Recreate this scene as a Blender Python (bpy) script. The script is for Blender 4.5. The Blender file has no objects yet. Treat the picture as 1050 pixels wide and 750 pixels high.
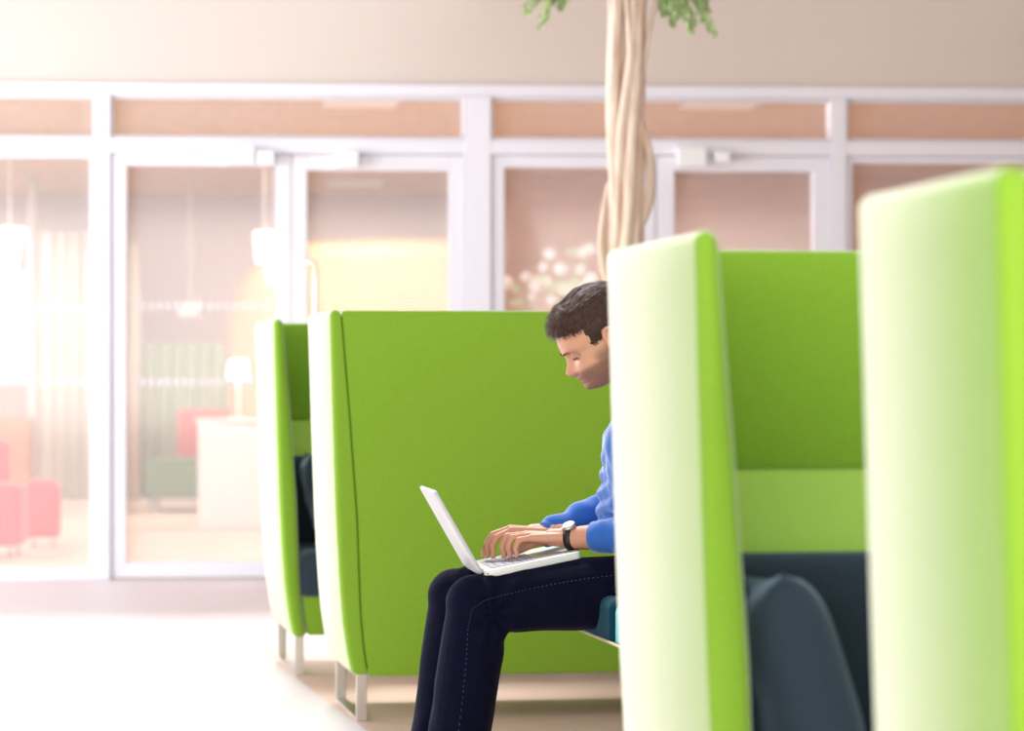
import bpy, bmesh, math, random
from mathutils import Vector, Matrix, noise
random.seed(7)
PI = math.pi
COL = bpy.context.scene.collection
# ------------------------------------------------------------------ camera frame
F_PX = 3000.0; CX = 525.0; HY = 391.0; EYE = 1.0
PSI = math.radians(3.3)
RV = Vector((math.cos(PSI), -math.sin(PSI), 0)); FV = Vector((math.sin(PSI), math.cos(PSI), 0))
CAM = Vector((0, 0, EYE)); UP = Vector((0, 0, 1))
WALL_Y = 14.88
def at(x, y, Z):
    """point seen at picture position x, y at distance Z along the view axis"""
    return CAM + FV*Z + RV*((x-CX)/F_PX*Z) + UP*((HY-y)/F_PX*Z)
def ground(x, y):
    p = at(x, y, F_PX*EYE/(y-HY)); p.z = 0; return p
def wall_x(px):
    d = FV + RV*((px-CX)/F_PX)
    return d.x/d.y*WALL_Y

# ------------------------------------------------------------------ object helpers
def link(name, me, mat=None, parent=None, smooth=True):
    o = bpy.data.objects.new(name, me); COL.objects.link(o)
    if mat:
        me.materials.clear()
        for m in (mat if isinstance(mat, (list, tuple)) else [mat]): me.materials.append(m)
    if smooth:
        for p in me.polygons: p.use_smooth = True
    if parent: o.parent = parent
    return o
def obj(name, bm, mat, parent=None, smooth=True, bevel=None):
    bmesh.ops.recalc_face_normals(bm, faces=bm.faces)
    me = bpy.data.meshes.new(name); bm.to_mesh(me); bm.free()
    o = link(name, me, mat, parent, smooth)
    if bevel:
        b = o.modifiers.new('b', 'BEVEL'); b.width = bevel; b.segments = 3; b.limit_method = 'ANGLE'; b.angle_limit = .6
        if smooth:
            w = o.modifiers.new('w', 'WEIGHTED_NORMAL'); w.keep_sharp = True
    return o
def tag(o, label, cat, group=None, kind=None):
    o['label'] = label; o['category'] = cat
    if group: o['group'] = group
    if kind: o['kind'] = kind
    return o
def thing(name, label, cat, loc=(0, 0, 0), rz=0, group=None):
    o = bpy.data.objects.new(name, None); COL.objects.link(o)
    o.empty_display_size = .1
    o.location = loc; o.rotation_euler = (0, 0, rz)
    return tag(o, label, cat, group)
def struct(name, bm, mat, parent=None, smooth=False, bevel=None):
    o = obj(name, bm, mat, parent, smooth, bevel)
    if parent is None: o['kind'] = 'structure'
    return o
def box(bm, a, b):
    x0, y0, z0 = a; x1, y1, z1 = b
    v = [bm.verts.new(p) for p in [(x0,y0,z0),(x1,y0,z0),(x1,y1,z0),(x0,y1,z0),(x0,y0,z1),(x1,y0,z1),(x1,y1,z1),(x0,y1,z1)]]
    for f in ((0,3,2,1),(4,5,6,7),(0,1,5,4),(1,2,6,5),(2,3,7,6),(3,0,4,7)): bm.faces.new([v[i] for i in f])
    return bm
def boxes(*bs):
    bm = bmesh.new()
    for a, b in bs: box(bm, a, b)
    return bm
def loft(bm, rings, cap=True, closed=True):
    rows = [[bm.verts.new(p) for p in r] for r in rings]
    n = len(rows[0])
    for a, b in zip(rows, rows[1:]):
        for i in range(n if closed else n-1):
            j = (i+1) % n
            bm.faces.new((a[i], a[j], b[j], b[i]))
    if cap:
        bm.faces.new(rows[0][::-1]); bm.faces.new(rows[-1])
    return rows
def frame_from(d):
    d = d.normalized(); a = Vector((0,0,1)) if abs(d.z) < .9 else Vector((1,0,0))
    u = d.cross(a).normalized(); v = d.cross(u).normalized(); return u, v
def tube(bm, pts, rad, n=10, sq=(1,1)):
    pts = [Vector(p) for p in pts]
    rad = rad if isinstance(rad, (list, tuple)) else [rad]*len(pts)
    rings = []; u = None
    for i, p in enumerate(pts):
        d = (pts[min(i+1, len(pts)-1)] - pts[max(i-1, 0)])
        if d.length < 1e-9: d = Vector((0,0,1))
        d.normalize()
        if u is None: u, v = frame_from(d)
        else:
            u = (u - d*u.dot(d)).normalized(); v = d.cross(u).normalized()
        rings.append([p + (u*math.cos(2*PI*k/n)*sq[0] + v*math.sin(2*PI*k/n)*sq[1])*rad[i] for k in range(n)])
    loft(bm, rings)
    return bm
def ball(bm, c, r, sub=3, rot=None):
    r = r if isinstance(r, (tuple, list)) else (r, r, r)
    m = Matrix.Translation(Vector(c)) @ (rot.to_4x4() if rot else Matrix.Identity(4)) @ Matrix.Diagonal((r[0], r[1], r[2], 1))
    bmesh.ops.create_icosphere(bm, subdivisions=sub, radius=1, matrix=m)
def cap(bm, p0, p1, r0, r1, n=20):
    """closed tapered capsule"""
    p0 = Vector(p0); p1 = Vector(p1); d = (p1-p0).normalized(); u, v = frame_from(d); rings = []
    for k in range(1, 6):
        a = -PI/2 + k*PI/12
        rings.append((p0 + d*math.sin(a)*r0, math.cos(a)*r0))
    rings.append((p0, r0)); rings.append((p1, r1))
    for k in range(1, 6):
        a = k*PI/12
        rings.append((p1 + d*math.sin(a)*r1, math.cos(a)*r1))
    loft(bm, [[c + (u*math.cos(2*PI*k/n)+v*math.sin(2*PI*k/n))*r for k in range(n)] for c, r in rings])
def chain(bm, pts, rad):
    for i in range(len(pts)-1): cap(bm, pts[i], pts[i+1], rad[i], rad[i+1])
def rr(x0, x1, y0, y1, r, n=5):
    """rounded rectangle in plan"""
    rs = list(r) if isinstance(r, (tuple, list)) else [r]*4
    rs = [max(1e-4, min(q, (x1-x0)*.499, (y1-y0)*.499)) for q in rs]; out = []
    for r, sx, sy, a0 in ((rs[0], 1, 1, 0), (rs[1], 0, 1, PI/2), (rs[2], 0, 0, PI), (rs[3], 1, 0, 1.5*PI)):
        cx = x1-r if sx else x0+r; cy = y1-r if sy else y0+r
        for k in range(n+1):
            a = a0 + k*PI/2/n; out.append((cx+math.cos(a)*r, cy+math.sin(a)*r))
    return out
def soft(bm, fx0, fx1, fy0, fy1, z0, z1, rp=.02, rt=.02, rb=.01, n=14, crown=0.0):
    """upholstered block: plan corners rp, top edge rt, bottom edge rb; sides may be functions of z"""
    g = lambda f, z: f(z) if callable(f) else f
    zs = []
    for k in range(5): a = k/5*PI/2; zs.append((z0 + rb*(1-math.cos(a)), rb*(1-math.sin(a))))
    for k in range(n+1): zs.append((z0+rb + (z1-rt-z0-rb)*k/n, 0))
    for k in range(1, 7): a = k/6*PI/2; zs.append((z1-rt + rt*math.sin(a), rt*(1-math.cos(a))))
    rings = []
    for z, ins in zs:
        x0, x1, y0, y1 = g(fx0, z)+ins, g(fx1, z)-ins, g(fy0, z)+ins, g(fy1, z)-ins
        rings.append([Vector((x, y, z)) for x, y in rr(x0, x1, y0, y1, [max(q-ins*.6, .002) for q in (rp if isinstance(rp, (tuple, list)) else [rp]*4)])])
    if crown:
        x0, x1, y0, y1 = g(fx0, z1)+rt, g(fx1, z1)-rt, g(fy0, z1)+rt, g(fy1, z1)-rt
        for t in (.7, .4, .1):
            mx, my = (x0+x1)/2, (y0+y1)/2
            rings.append([Vector((mx+(x-mx)*t, my+(y-my)*t, z1+crown*(1-t*t))) for x, y in rr(x0, x1, y0, y1, max(rp*.5, .002))])
    loft(bm, rings)
    return bm
def bake(bm, name, voxel, smooth=(0.5, 4), sub=0):
    """weld overlapping closed shells into one continuous skin"""
    bmesh.ops.recalc_face_normals(bm, faces=bm.faces)
    me = bpy.data.meshes.new(name); bm.to_mesh(me); bm.free()
    o = bpy.data.objects.new(name+'_tmp', me); COL.objects.link(o)
    m = o.modifiers.new('r', 'REMESH'); m.mode = 'VOXEL'; m.voxel_size = voxel
    s = o.modifiers.new('s', 'SMOOTH'); s.factor = smooth[0]; s.iterations = smooth[1]
    dg = bpy.context.evaluated_depsgraph_get(); dg.update()
    out = bpy.data.meshes.new_from_object(o.evaluated_get(dg))
    bpy.data.objects.remove(o)
    out.name = name
    return out

# ------------------------------------------------------------------ materials
def mat(name, col=(.5,.5,.5), rough=.5, metal=0, spec=.5, sheen=0, sheen_rough=.4, sheen_tint=(1,1,1), bump=None, var=None, emit=None, coat=0):
    m = bpy.data.materials.new(name); m.use_nodes = True
    nt = m.node_tree; b = nt.nodes['Principled BSDF']
    b.inputs['Base Color'].default_value = (*col, 1); b.inputs['Roughness'].default_value = rough
    b.inputs['Metallic'].default_value = metal; b.inputs['Specular IOR Level'].default_value = spec
    b.inputs['Sheen Weight'].default_value = sheen; b.inputs['Sheen Roughness'].default_value = sheen_rough
    b.inputs['Sheen Tint'].default_value = (*sheen_tint, 1); b.inputs['Coat Weight'].default_value = coat
    if emit: b.inputs['Emission Color'].default_value = (*emit[0], 1); b.inputs['Emission Strength'].default_value = emit[1]
    tc = nt.nodes.new('ShaderNodeTexCoord')
    if bump:
        s, st, di = bump
        n = nt.nodes.new('ShaderNodeTexNoise'); n.inputs['Scale'].default_value = s; n.inputs['Detail'].default_value = 3
        bp = nt.nodes.new('ShaderNodeBump'); bp.inputs['Strength'].default_value = st; bp.inputs['Distance'].default_value = di
        nt.links.new(tc.outputs['Object'], n.inputs['Vector']); nt.links.new(n.outputs['Fac'], bp.inputs['Height']); nt.links.new(bp.outputs['Normal'], b.inputs['Normal'])
    if var:
        s, amt = var[:2]; c2 = var[2] if len(var) > 2 else tuple(c*(1-amt) for c in col)
        n = nt.nodes.new('ShaderNodeTexNoise'); n.inputs['Scale'].default_value = s; n.inputs['Detail'].default_value = 4
        if len(var) > 3:
            mp = nt.nodes.new('ShaderNodeMapping'); mp.inputs['Scale'].default_value = var[3]
            nt.links.new(tc.outputs['Object'], mp.inputs['Vector']); nt.links.new(mp.outputs['Vector'], n.inputs['Vector'])
        else: nt.links.new(tc.outputs['Object'], n.inputs['Vector'])
        r = nt.nodes.new('ShaderNodeValToRGB'); r.color_ramp.elements[0].position = .35; r.color_ramp.elements[1].position = .65
        r.color_ramp.elements[0].color = (*c2, 1); r.color_ramp.elements[1].color = (*col, 1)
        nt.links.new(n.outputs['Fac'], r.inputs['Fac']); nt.links.new(r.outputs['Color'], b.inputs['Base Color'])
    return m
def lin(r, g, b): return tuple(((c/255+.055)/1.055)**2.4 if c > 10 else c/3294 for c in (r, g, b))

M = {}
M['green'] = mat('green_wool', lin(136,180,54), .9, spec=.15, sheen=1.0, sheen_rough=.35, sheen_tint=(1,1,.95), bump=(900,.25,.002), var=(260,.10))
def nap_sheen(m, pale):
    # wool nap and sheen of the lit wings put into the colour at grazing view
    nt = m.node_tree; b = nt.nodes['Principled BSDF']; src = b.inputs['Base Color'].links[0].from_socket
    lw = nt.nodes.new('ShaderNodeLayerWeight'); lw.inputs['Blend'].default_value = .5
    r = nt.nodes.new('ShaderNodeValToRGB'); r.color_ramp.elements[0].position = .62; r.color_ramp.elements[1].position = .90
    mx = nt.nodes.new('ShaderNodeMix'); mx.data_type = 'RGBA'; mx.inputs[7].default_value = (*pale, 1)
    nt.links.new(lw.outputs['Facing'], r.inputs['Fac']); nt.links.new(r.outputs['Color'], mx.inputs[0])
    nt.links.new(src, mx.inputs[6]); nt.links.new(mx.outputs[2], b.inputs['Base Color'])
nap_sheen(M['green'], lin(192,196,150))
M['green2'] = mat('light_green_wool', lin(180,220,98), .9, spec=.15, sheen=.8, sheen_rough=.35, bump=(900,.25,.002), var=(260,.08))
M['seam'] = mat('green_seam', lin(70,110,20), .9, spec=.1)
M['slate'] = mat('slate_wool', lin(56,68,82), .9, spec=.1, sheen=.35, sheen_rough=.5, sheen_tint=(.6,.8,1), bump=(900,.25,.002), var=(200,.15))
M['teal'] = mat('teal_wool', lin(5,58,76), .85, spec=.1, sheen=.15, sheen_tint=(.5,.9,1), bump=(900,.25,.002))
M['turq'] = mat('turquoise_wool', lin(24,140,160), .8, spec=.15, sheen=.5, sheen_tint=(.5,1,1))
M['zip'] = mat('beige_piping', lin(215,200,165), .6)
M['steel'] = mat('brushed_steel', lin(205,198,195), .28, metal=1)
M['alu'] = mat('white_painted_aluminium', lin(226,224,232), .4, spec=.5)
M['whiteplastic'] = mat('white_plastic', lin(235,235,235), .4)
M['plaster'] = mat('warm_plaster', lin(212,199,190), .8, bump=(60,.05,.002))
M['floor'] = mat('pale_floor', lin(214,203,206), .42, spec=.4, var=(3,.05))
M['carpet'] = mat('cream_floor', lin(228,212,200), .7)
M['wood'] = mat('birch_wood', lin(206,146,92), .55, var=(4,0,lin(186,124,74),(1,1,14)))
M['woodceil'] = mat('wood_ceiling', lin(206,164,112), .6, var=(3,0,lin(190,146,96),(14,.6,1)))
M['ply'] = mat('golden_plywood', lin(212,160,108), .5, var=(3,.1))
M['mauve'] = mat('mauve_wall', lin(184,156,142), .8)
M['cream'] = mat('cream_curtain', lin(226,216,198), .85)
M['greencurt'] = mat('green_curtain', lin(160,170,130), .85)
M['coral'] = mat('coral_fabric', lin(226,78,76), .85, sheen=.3)
M['orange'] = mat('orange_fabric', lin(236,104,74), .85, sheen=.3)
M['olive'] = mat('olive_fabric', lin(112,140,84), .85, sheen=.3)
M['dark'] = mat('dark_plastic', lin(60,50,60), .6)
M['brown'] = mat('brown_wall', lin(140,104,82), .8)
M['lampglow'] = mat('lamp_glow', (1,.98,.92), .5, emit=((1,.97,.9), 3.0))
M['denim'] = mat('navy_denim', lin(13,15,38), .9, spec=.08, sheen=.05, sheen_rough=.3, sheen_tint=(.7,.75,1), bump=(500,.35,.003), var=(30,.25))
M['stitch'] = mat('denim_stitch', lin(66,64,90), .8)
M['sweater'] = mat('blue_knit', lin(56,108,192), .85, spec=.15, sheen=1, sheen_rough=.35, sheen_tint=(.85,.92,1), bump=(700,.3,.002))
M['shoe'] = mat('black_leather', lin(25,22,22), .4)
M['sole'] = mat('black_rubber', lin(15,15,15), .7)
M['hair'] = mat('brown_hair', lin(66,44,36), .65, spec=.3, var=(90,.35))
M['hair2'] = mat('brown_hair_strands', lin(104,72,58), .5, spec=.4, var=(120,.45))
M['laptop'] = mat('white_laptop_shell', lin(232,230,226), .3, spec=.5)
M['laptopb'] = mat('light_grey_lid', lin(200,198,200), .35, spec=.5)
M['screen'] = mat('dark_screen_glass', lin(40,45,55), .15)
M['keys'] = mat('pale_grey_keys', lin(176,176,190), .5)
M['strap'] = mat('black_leather_strap', lin(28,22,22), .45)
M['eye'] = mat('eye_white', lin(215,205,200), .2)
M['iris'] = mat('brown_iris', lin(60,45,35), .2)
M['bark'] = mat('pale_bark', lin(242,224,210), .75, bump=(40,.5,.01), var=(6,0,lin(218,186,164),(8,8,1)))
M['leaf'] = mat('leaf', lin(188,214,150), .4, spec=.5, var=(8,.3))
M['leaf'].node_tree.nodes['Principled BSDF'].inputs['Transmission Weight'].default_value = 0
M['soil'] = mat('soil', lin(60,45,35), .9)
M['pot'] = mat('white_planter', lin(220,220,218), .4)
M['petal'] = mat('white_petals', lin(235,232,236), .6)

def glass_mat(name, diffuse_mix=.16, gloss=.06, tint=(.97,.96,.97)):
    m = bpy.data.materials.new(name); m.use_nodes = True; nt = m.node_tree; nt.nodes.clear()
    out = nt.nodes.new('ShaderNodeOutputMaterial'); t = nt.nodes.new('ShaderNodeBsdfTransparent'); t.inputs[0].default_value = (*tint, 1)
    d = nt.nodes.new('ShaderNodeBsdfDiffuse'); d.inputs[0].default_value = (.92,.89,.91,1)
    g = nt.nodes.new('ShaderNodeBsdfGlossy'); g.inputs['Roughness'].default_value = .08
    m1 = nt.nodes.new('ShaderNodeMixShader'); m1.inputs[0].default_value = diffuse_mix
    m2 = nt.nodes.new('ShaderNodeMixShader'); m2.inputs[0].default_value = gloss
    nt.links.new(t.outputs[0], m1.inputs[1]); nt.links.new(d.outputs[0], m1.inputs[2])
    nt.links.new(m1.outputs[0], m2.inputs[1]); nt.links.new(g.outputs[0], m2.inputs[2]); nt.links.new(m2.outputs[0], out.inputs[0])
    return m
M['glass'] = glass_mat('hazy_glass', .155, .015, (1,.985,.97))  # milky diffuse share stands in for lens veil over the panes
M['frost'] = glass_mat('frosted_marking', .55, .0)

# skin with vertex colours (stubble and lips are the skin's own colours)
def skin_mat():
    m = mat('skin', lin(222,168,142), .5, spec=.4, bump=(300,.1,.001))
    nt = m.node_tree; b = nt.nodes['Principled BSDF']
    a = nt.nodes.new('ShaderNodeVertexColor'); a.layer_name = 'Col'
    nt.links.new(a.outputs['Color'], b.inputs['Base Color'])
    b.inputs['Subsurface Weight'].default_value = .15; b.inputs['Subsurface Radius'].default_value = (.012,.005,.003); b.inputs['Subsurface Scale'].default_value = 1
    return m
M['skin'] = skin_mat()

# ================================================================== SETTING
XL, XR = -5.2, 6.5           # inner faces of the hall's side walls
HC = 3.05                     # top of the walls
YB = -5.0
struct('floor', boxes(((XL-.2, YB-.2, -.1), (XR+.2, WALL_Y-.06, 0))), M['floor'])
struct('floor_inner', boxes(((XL-.2, WALL_Y-.06, -.1), (XR+.2, 26.2, 0))), M['carpet'])
# bulkhead over the glass wall
struct('wall_back', boxes(((XL-.2, WALL_Y-.02, 2.505), (XR+.2, WALL_Y+.22, HC))), M['plaster'], bevel=.004)
struct('wall_right', boxes(((XR, YB-.2, 0), (XR+.2, WALL_Y-.02, HC))), M['brown'])
struct('wall_front', boxes(((XL-.2, YB-.2, 0), (XR, YB, .25))), M['plaster'])
bm = bmesh.new()
for k in range(6):
    x = XL + (XR-XL)*k/5
    box(bm, (x-.04, YB-.14, .25), (x+.04, YB-.04, HC))
struct('window_21', bm, M['alu'])  # unseen glazed front, added to let light in from behind the camera
# left wall is a run of tall windows
bm = boxes(((XL-.2, YB, .25), (XL, 2.6, 2.95)), ((XL-.2, YB, 0), (XL, WALL_Y-.02, .25)), ((XL-.2, YB, 2.95), (XL, WALL_Y-.02, HC)))
struct('wall_left', bm, M['plaster'])
bm = bmesh.new()
for k in range(7):
    y = YB + (WALL_Y-.02-YB)*k/6
    box(bm, (XL-.14, max(YB, y-.04), .25), (XL-.04, min(WALL_Y-.02, y+.04), 2.95))
struct('window_1', bm, M['alu'])
# glass roof: steel beams over the hall
bm = bmesh.new()
for k in range(5):
    x = XL + (XR-XL)*k/4
    box(bm, (x-.04, YB-.2, HC), (x+.04, WALL_Y+.22, HC+.12))
struct('ceiling', bm, M['alu'])
struct('ceiling_side', boxes(((1.6, 8.0, HC+.12), (XR+.2, 11.3, HC+.3))), M['brown'])  # unseen slab added to keep sky light off the right side
struct('ceiling_solid', boxes(((.3, 11.3, HC+.12), (XR+.2, WALL_Y+.22, HC+.3))), M['plaster'])  # unseen slab added to darken the bulkhead towards the right

# floor colour turns warmer right of a line along the row of sofas
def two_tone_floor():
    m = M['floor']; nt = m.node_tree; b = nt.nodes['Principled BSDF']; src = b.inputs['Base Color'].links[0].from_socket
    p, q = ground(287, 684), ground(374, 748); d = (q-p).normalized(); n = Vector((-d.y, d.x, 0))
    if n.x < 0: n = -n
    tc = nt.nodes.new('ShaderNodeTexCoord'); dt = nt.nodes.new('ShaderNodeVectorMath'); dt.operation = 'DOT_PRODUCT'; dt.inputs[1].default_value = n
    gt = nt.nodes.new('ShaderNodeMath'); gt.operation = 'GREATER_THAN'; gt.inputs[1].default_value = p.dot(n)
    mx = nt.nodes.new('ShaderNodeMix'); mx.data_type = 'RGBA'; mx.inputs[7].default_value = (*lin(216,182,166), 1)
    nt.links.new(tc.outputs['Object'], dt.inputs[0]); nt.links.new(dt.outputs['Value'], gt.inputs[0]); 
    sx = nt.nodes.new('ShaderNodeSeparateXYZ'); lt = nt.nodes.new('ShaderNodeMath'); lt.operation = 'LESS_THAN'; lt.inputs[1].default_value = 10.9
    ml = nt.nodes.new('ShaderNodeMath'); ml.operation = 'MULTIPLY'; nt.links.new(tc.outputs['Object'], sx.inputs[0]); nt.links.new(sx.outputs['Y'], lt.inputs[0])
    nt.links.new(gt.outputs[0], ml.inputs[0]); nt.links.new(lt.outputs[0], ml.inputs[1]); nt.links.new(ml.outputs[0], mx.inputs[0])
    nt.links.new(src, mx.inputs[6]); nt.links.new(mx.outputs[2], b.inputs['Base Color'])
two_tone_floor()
# ---- glass partition
def rail(name, bm): return struct(name, bm, M['alu'], smooth=False, bevel=.004)
W = wall_x
Y0, Y1 = WALL_Y-.05, WALL_Y+.05
rail('trim_1', boxes(((XL, Y0, 2.443), (XR, Y1, 2.505))))                       # head rail
rail('trim_2', boxes(((XL, Y0-.01, 2.150), (XR, Y1, 2.225))))                   # transom rail
posts = [(98, 114, 0), (476, 503, 0), (851, 866, 0), (1150, 1166, 0), (-160, -144, 0), (-420, -404, 0), (1420, 1436, 0)]
bm = bmesh.new()
for i, (a, b, _) in enumerate(posts):
    rail('trim_%d' % (3+i), boxes(((W(a), Y0-.012, 0), (W(b), Y1, 2.443))))
def pane_unit(name, xa, xb, z0, z1, fw=.0, bw=.0, tw=.0, handle=None, dashes=False, closer=None):
    """framed pane; xa, xb are metres"""
    bm = bmesh.new(); e = .045
    l, r = xa, xb
    if fw:
        box(bm, (l, WALL_Y-e, z0), (l+fw, WALL_Y+e, z1)); box(bm, (r-fw, WALL_Y-e, z0), (r, WALL_Y+e, z1))
    t = tw or .012; b_ = bw or .012; s = fw or 0
    box(bm, (l+s, WALL_Y-e, z1-t), (r-s, WALL_Y+e, z1)); box(bm, (l+s, WALL_Y-e, z0), (r-s, WALL_Y+e, z0+b_))
    root = struct(name, bm, M['alu'], smooth=False, bevel=.004)
    p = struct('pane', boxes(((l+s, WALL_Y-.006, z0+b_), (r-s, WALL_Y+.006, z1-t))), M['glass'], root)
    if dashes:
        for zz in dashes:
            bm = bmesh.new(); x = l+s+.03
            while x < r-s-.05:
                box(bm, (x, WALL_Y-.009, zz-.021), (x+.022, WALL_Y-.0062, zz+.021)); x += .042
            struct('safety_marking', bm, M['frost'], p)
    if handle is not None:
        bm = bmesh.new(); hx, dx = handle
        yy = WALL_Y-e-.001
        tube(bm, [(hx, yy, 1.60), (hx, yy-.055, 1.60), (hx+dx, yy-.055, 1.60), (hx+dx, yy-.055, 1.58), (hx+dx, yy-.055, 1.02), (hx+dx, yy-.055, 1.0), (hx, yy-.055, 1.0), (hx, yy, 1.0)], .011, 10)
        struct('door_handle', bm, M['steel'], root, smooth=True)
    if closer:
        for (ca, cb, cz0, cz1) in closer:
            struct('door_closer', boxes(((W(ca), WALL_Y-e-.075, cz0), (W(cb), WALL_Y-e-.012, cz1))), M['whiteplastic'], root, bevel=.008)
    return root
g = .003
DZ = 2.147
pane_unit('window_2', W(-144)+g, W(98)-g, 0.0, 2.147, .02, .06, .02, dashes=(1.36, 1.0))
pane_unit('door_1', W(114)+g, W(299)-g, 0.008, DZ, .075, .075, .058, dashes=(1.38, .995), closer=[(232, 262, 2.095, 2.185), (264, 282, 2.09, 2.16)])
pane_unit('door_2', W(299)+g, W(476)-g, 0.008, DZ, .075, .075, .078, handle=(W(306), .085), closer=[(346, 368, 2.08, 2.16)])
pane_unit('window_3', W(503)+g, W(672)-g, 0.0, 2.147, .065, .06, .06)
pane_unit('door_3', W(672)+g, W(851)-g, 0.008, DZ, .09, .075, .075, handle=(W(686), .085), closer=[(692, 722, 2.09, 2.19), (731, 746, 2.11, 2.17)])
pane_unit('window_4', W(866)+g, W(1150)-g, 0.0, 2.147, .03, .06, .03)
pane_unit('window_5', W(1166)+g, W(1420)-g, 0.0, 2.147, .03, .06, .03)
pane_unit('window_6', W(-404)+g, W(-160)-g, 0.0, 2.147, .03, .06, .03)
for i, (a, b) in enumerate([(-404, -160), (-144, 98), (114, 476), (503, 851), (866, 1150), (1166, 1420)]):
    pane_unit('window_%d' % (7+i), W(a)+g, W(b)-g, 2.227, 2.441, .008)

# ---- inner room
YF = 25.6
struct('ceiling_inner', boxes(((XL-.2, WALL_Y+.22, 2.62), (XR+.2, YF+.2, 2.75))), M['woodceil'])
struct('wall_far', boxes(((XL-.2, YF, 0), (XR+.2, YF+.2, 2.62))), M['mauve'])
struct('wall_inner_left', boxes(((XL-.2, WALL_Y+.22, 0), (XL, YF, .3))), M['cream'])
bm = bmesh.new()
for k in range(6):
    y = WALL_Y+.3 + (YF-WALL_Y-.3)*k/5; box(bm, (XL-.14, y-.04, .3), (XL-.06, y+.04, 2.62))
struct('window_22', bm, M['alu'])  # unseen opening added so the inner room is brighter on its left
struct('wall_inner_right', boxes(((XR, WALL_Y+.06, 0), (XR+.2, YF, 2.62))), M['wood'])
# wood slatted wall on the right
xa = at(505, 391, 22).x
bm = boxes(((xa, 22.9, 0), (XR, 23.05, 2.6)))
for k in range(40):
    z = .06 + k*.065; box(bm, (xa+.02, 22.86, z), (XR, 22.9, z+.045))
struct('wall_slats', bm, M['wood'])

def sm(x, a, b): t = max(0, min(1, (x-a)/(b-a))); return t*t*(3-2*t)
# ================================================================== HIGH-BACK SOFAS
SW, SD = 1.80, .62; Z0, Z1 = .135, 1.21
def ux(z):     # outward lean of the wing's outer face: straight above, tucking in towards the base
    pts = [(.135,.066),(.2,.052),(.3,.038),(.4,.030),(.6,.019),(.8,.012),(1.0,.006),(1.21,0)]
    for (a, u), (b, v) in zip(pts, pts[1:]):
        if z <= b: return u + (v-u)*(max(z,a)-a)/(b-a)
    return 0
def tx(z):     # wing thickness
    pts = [(.135,.048),(.4,.058),(.6,.062),(.9,.050),(1.21,.033)]
    for (a, u), (b, v) in zip(pts, pts[1:]):
        if z <= b: return u + (v-u)*(max(z,a)-a)/(b-a)
    return .04
H = SW/2
def make_sofa(name, label, group=None):
    t = thing(name, label, 'sofa', group=group)
    yb, yf = SD/2, -SD/2
    for s in (-1, 1):
        bm = bmesh.new()
        lo = (lambda z: -H+ux(z)) if s < 0 else (lambda z: H-ux(z)-tx(z))
        hi = (lambda z: -H+ux(z)+tx(z)) if s < 0 else (lambda z: H-ux(z))
        soft(bm, lo, hi, yf, yb, Z0, Z1, rp=((.005,.020,.022,.022) if s < 0 else (.020,.005,.022,.022)), rt=.018, rb=.016, n=22)
        obj('side_wing', bm, M['green'], t)
    # back shell with a slightly softer front
    bm = bmesh.new()
    soft(bm, lambda z: -H+ux(z)+tx(z)+.0015, lambda z: H-ux(z)-tx(z)-.0015, yb-.062, yb-.0005, Z0-.004, Z1-.001, rp=.004, rt=.014, rb=.006, n=22)
    bk = obj('back_panel', bm, M['green'], t)
    for s in (-1, 1):
        bm = bmesh.new()
        tube(bm, [(s*(H-ux(z)-tx(z)), yb-.0012, z) for z in [Z0+.02+k*(Z1-Z0-.04)/20 for k in range(21)]], .0024, 6)
        obj('seam', bm, M['seam'], bk)
    ins = .004
    def ix(z): return H-ux(z)-tx(z)-ins
    bm = bmesh.new()
    soft(bm, lambda z: -ix(z), ix, lambda z: yb-.150+.074*max(0,min(1,(z-.74)/.12)), yb-.064, .40, .862, rp=.012, rt=.012, rb=.01, n=22)
    o_ = obj('back_padding', bm, M['green2'], t); o_['label'] = 'lighter green padded lower back'
    bm = bmesh.new()
    soft(bm, lambda z: -ix(z), ix, yf+.012, yb-.064, Z0+.004, .272, rp=.012, rt=.01, rb=.012, n=8)
    obj('seat_base', bm, M['green'], t)
    bm = bmesh.new()
    soft(bm, lambda z: -ix(z), ix, yf+.006, yb-.152, .274, .425, rp=.02, rt=.035, rb=.015, n=8, crown=.006)
    obj('seat_cushion', bm, M['slate'], t)
    bm = bmesh.new()
    soft(bm, lambda z: -ix(z), ix, yb-.225, yb-.152, .428, .735, rp=.02, rt=.03, rb=.02, n=8)
    obj('back_cushion', bm, M['slate'], t)
    # sled legs of flat steel bar
    for s in (-1, 1):
        xo = s*(H-.080); xi = s*(H-.112); a, b = min(xo, xi), max(xo, xi)
        ya, yc = yf+.07, yb-.012
        bm = boxes(((a, ya, .0), (b, ya+.012, Z0+.003)), ((a, yc-.012, .0), (b, yc, Z0+.003)), ((a, ya+.012, 0), (b, yc-.012, .010)))
        obj('leg', bm, M['steel'], t, smooth=False, bevel=.0015)
    return t
def copy_tree(o, parent=None):
    c = o.copy(); COL.objects.link(c); c.parent = parent
    for ch in o.children: copy_tree(ch, c)
    return c
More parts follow.
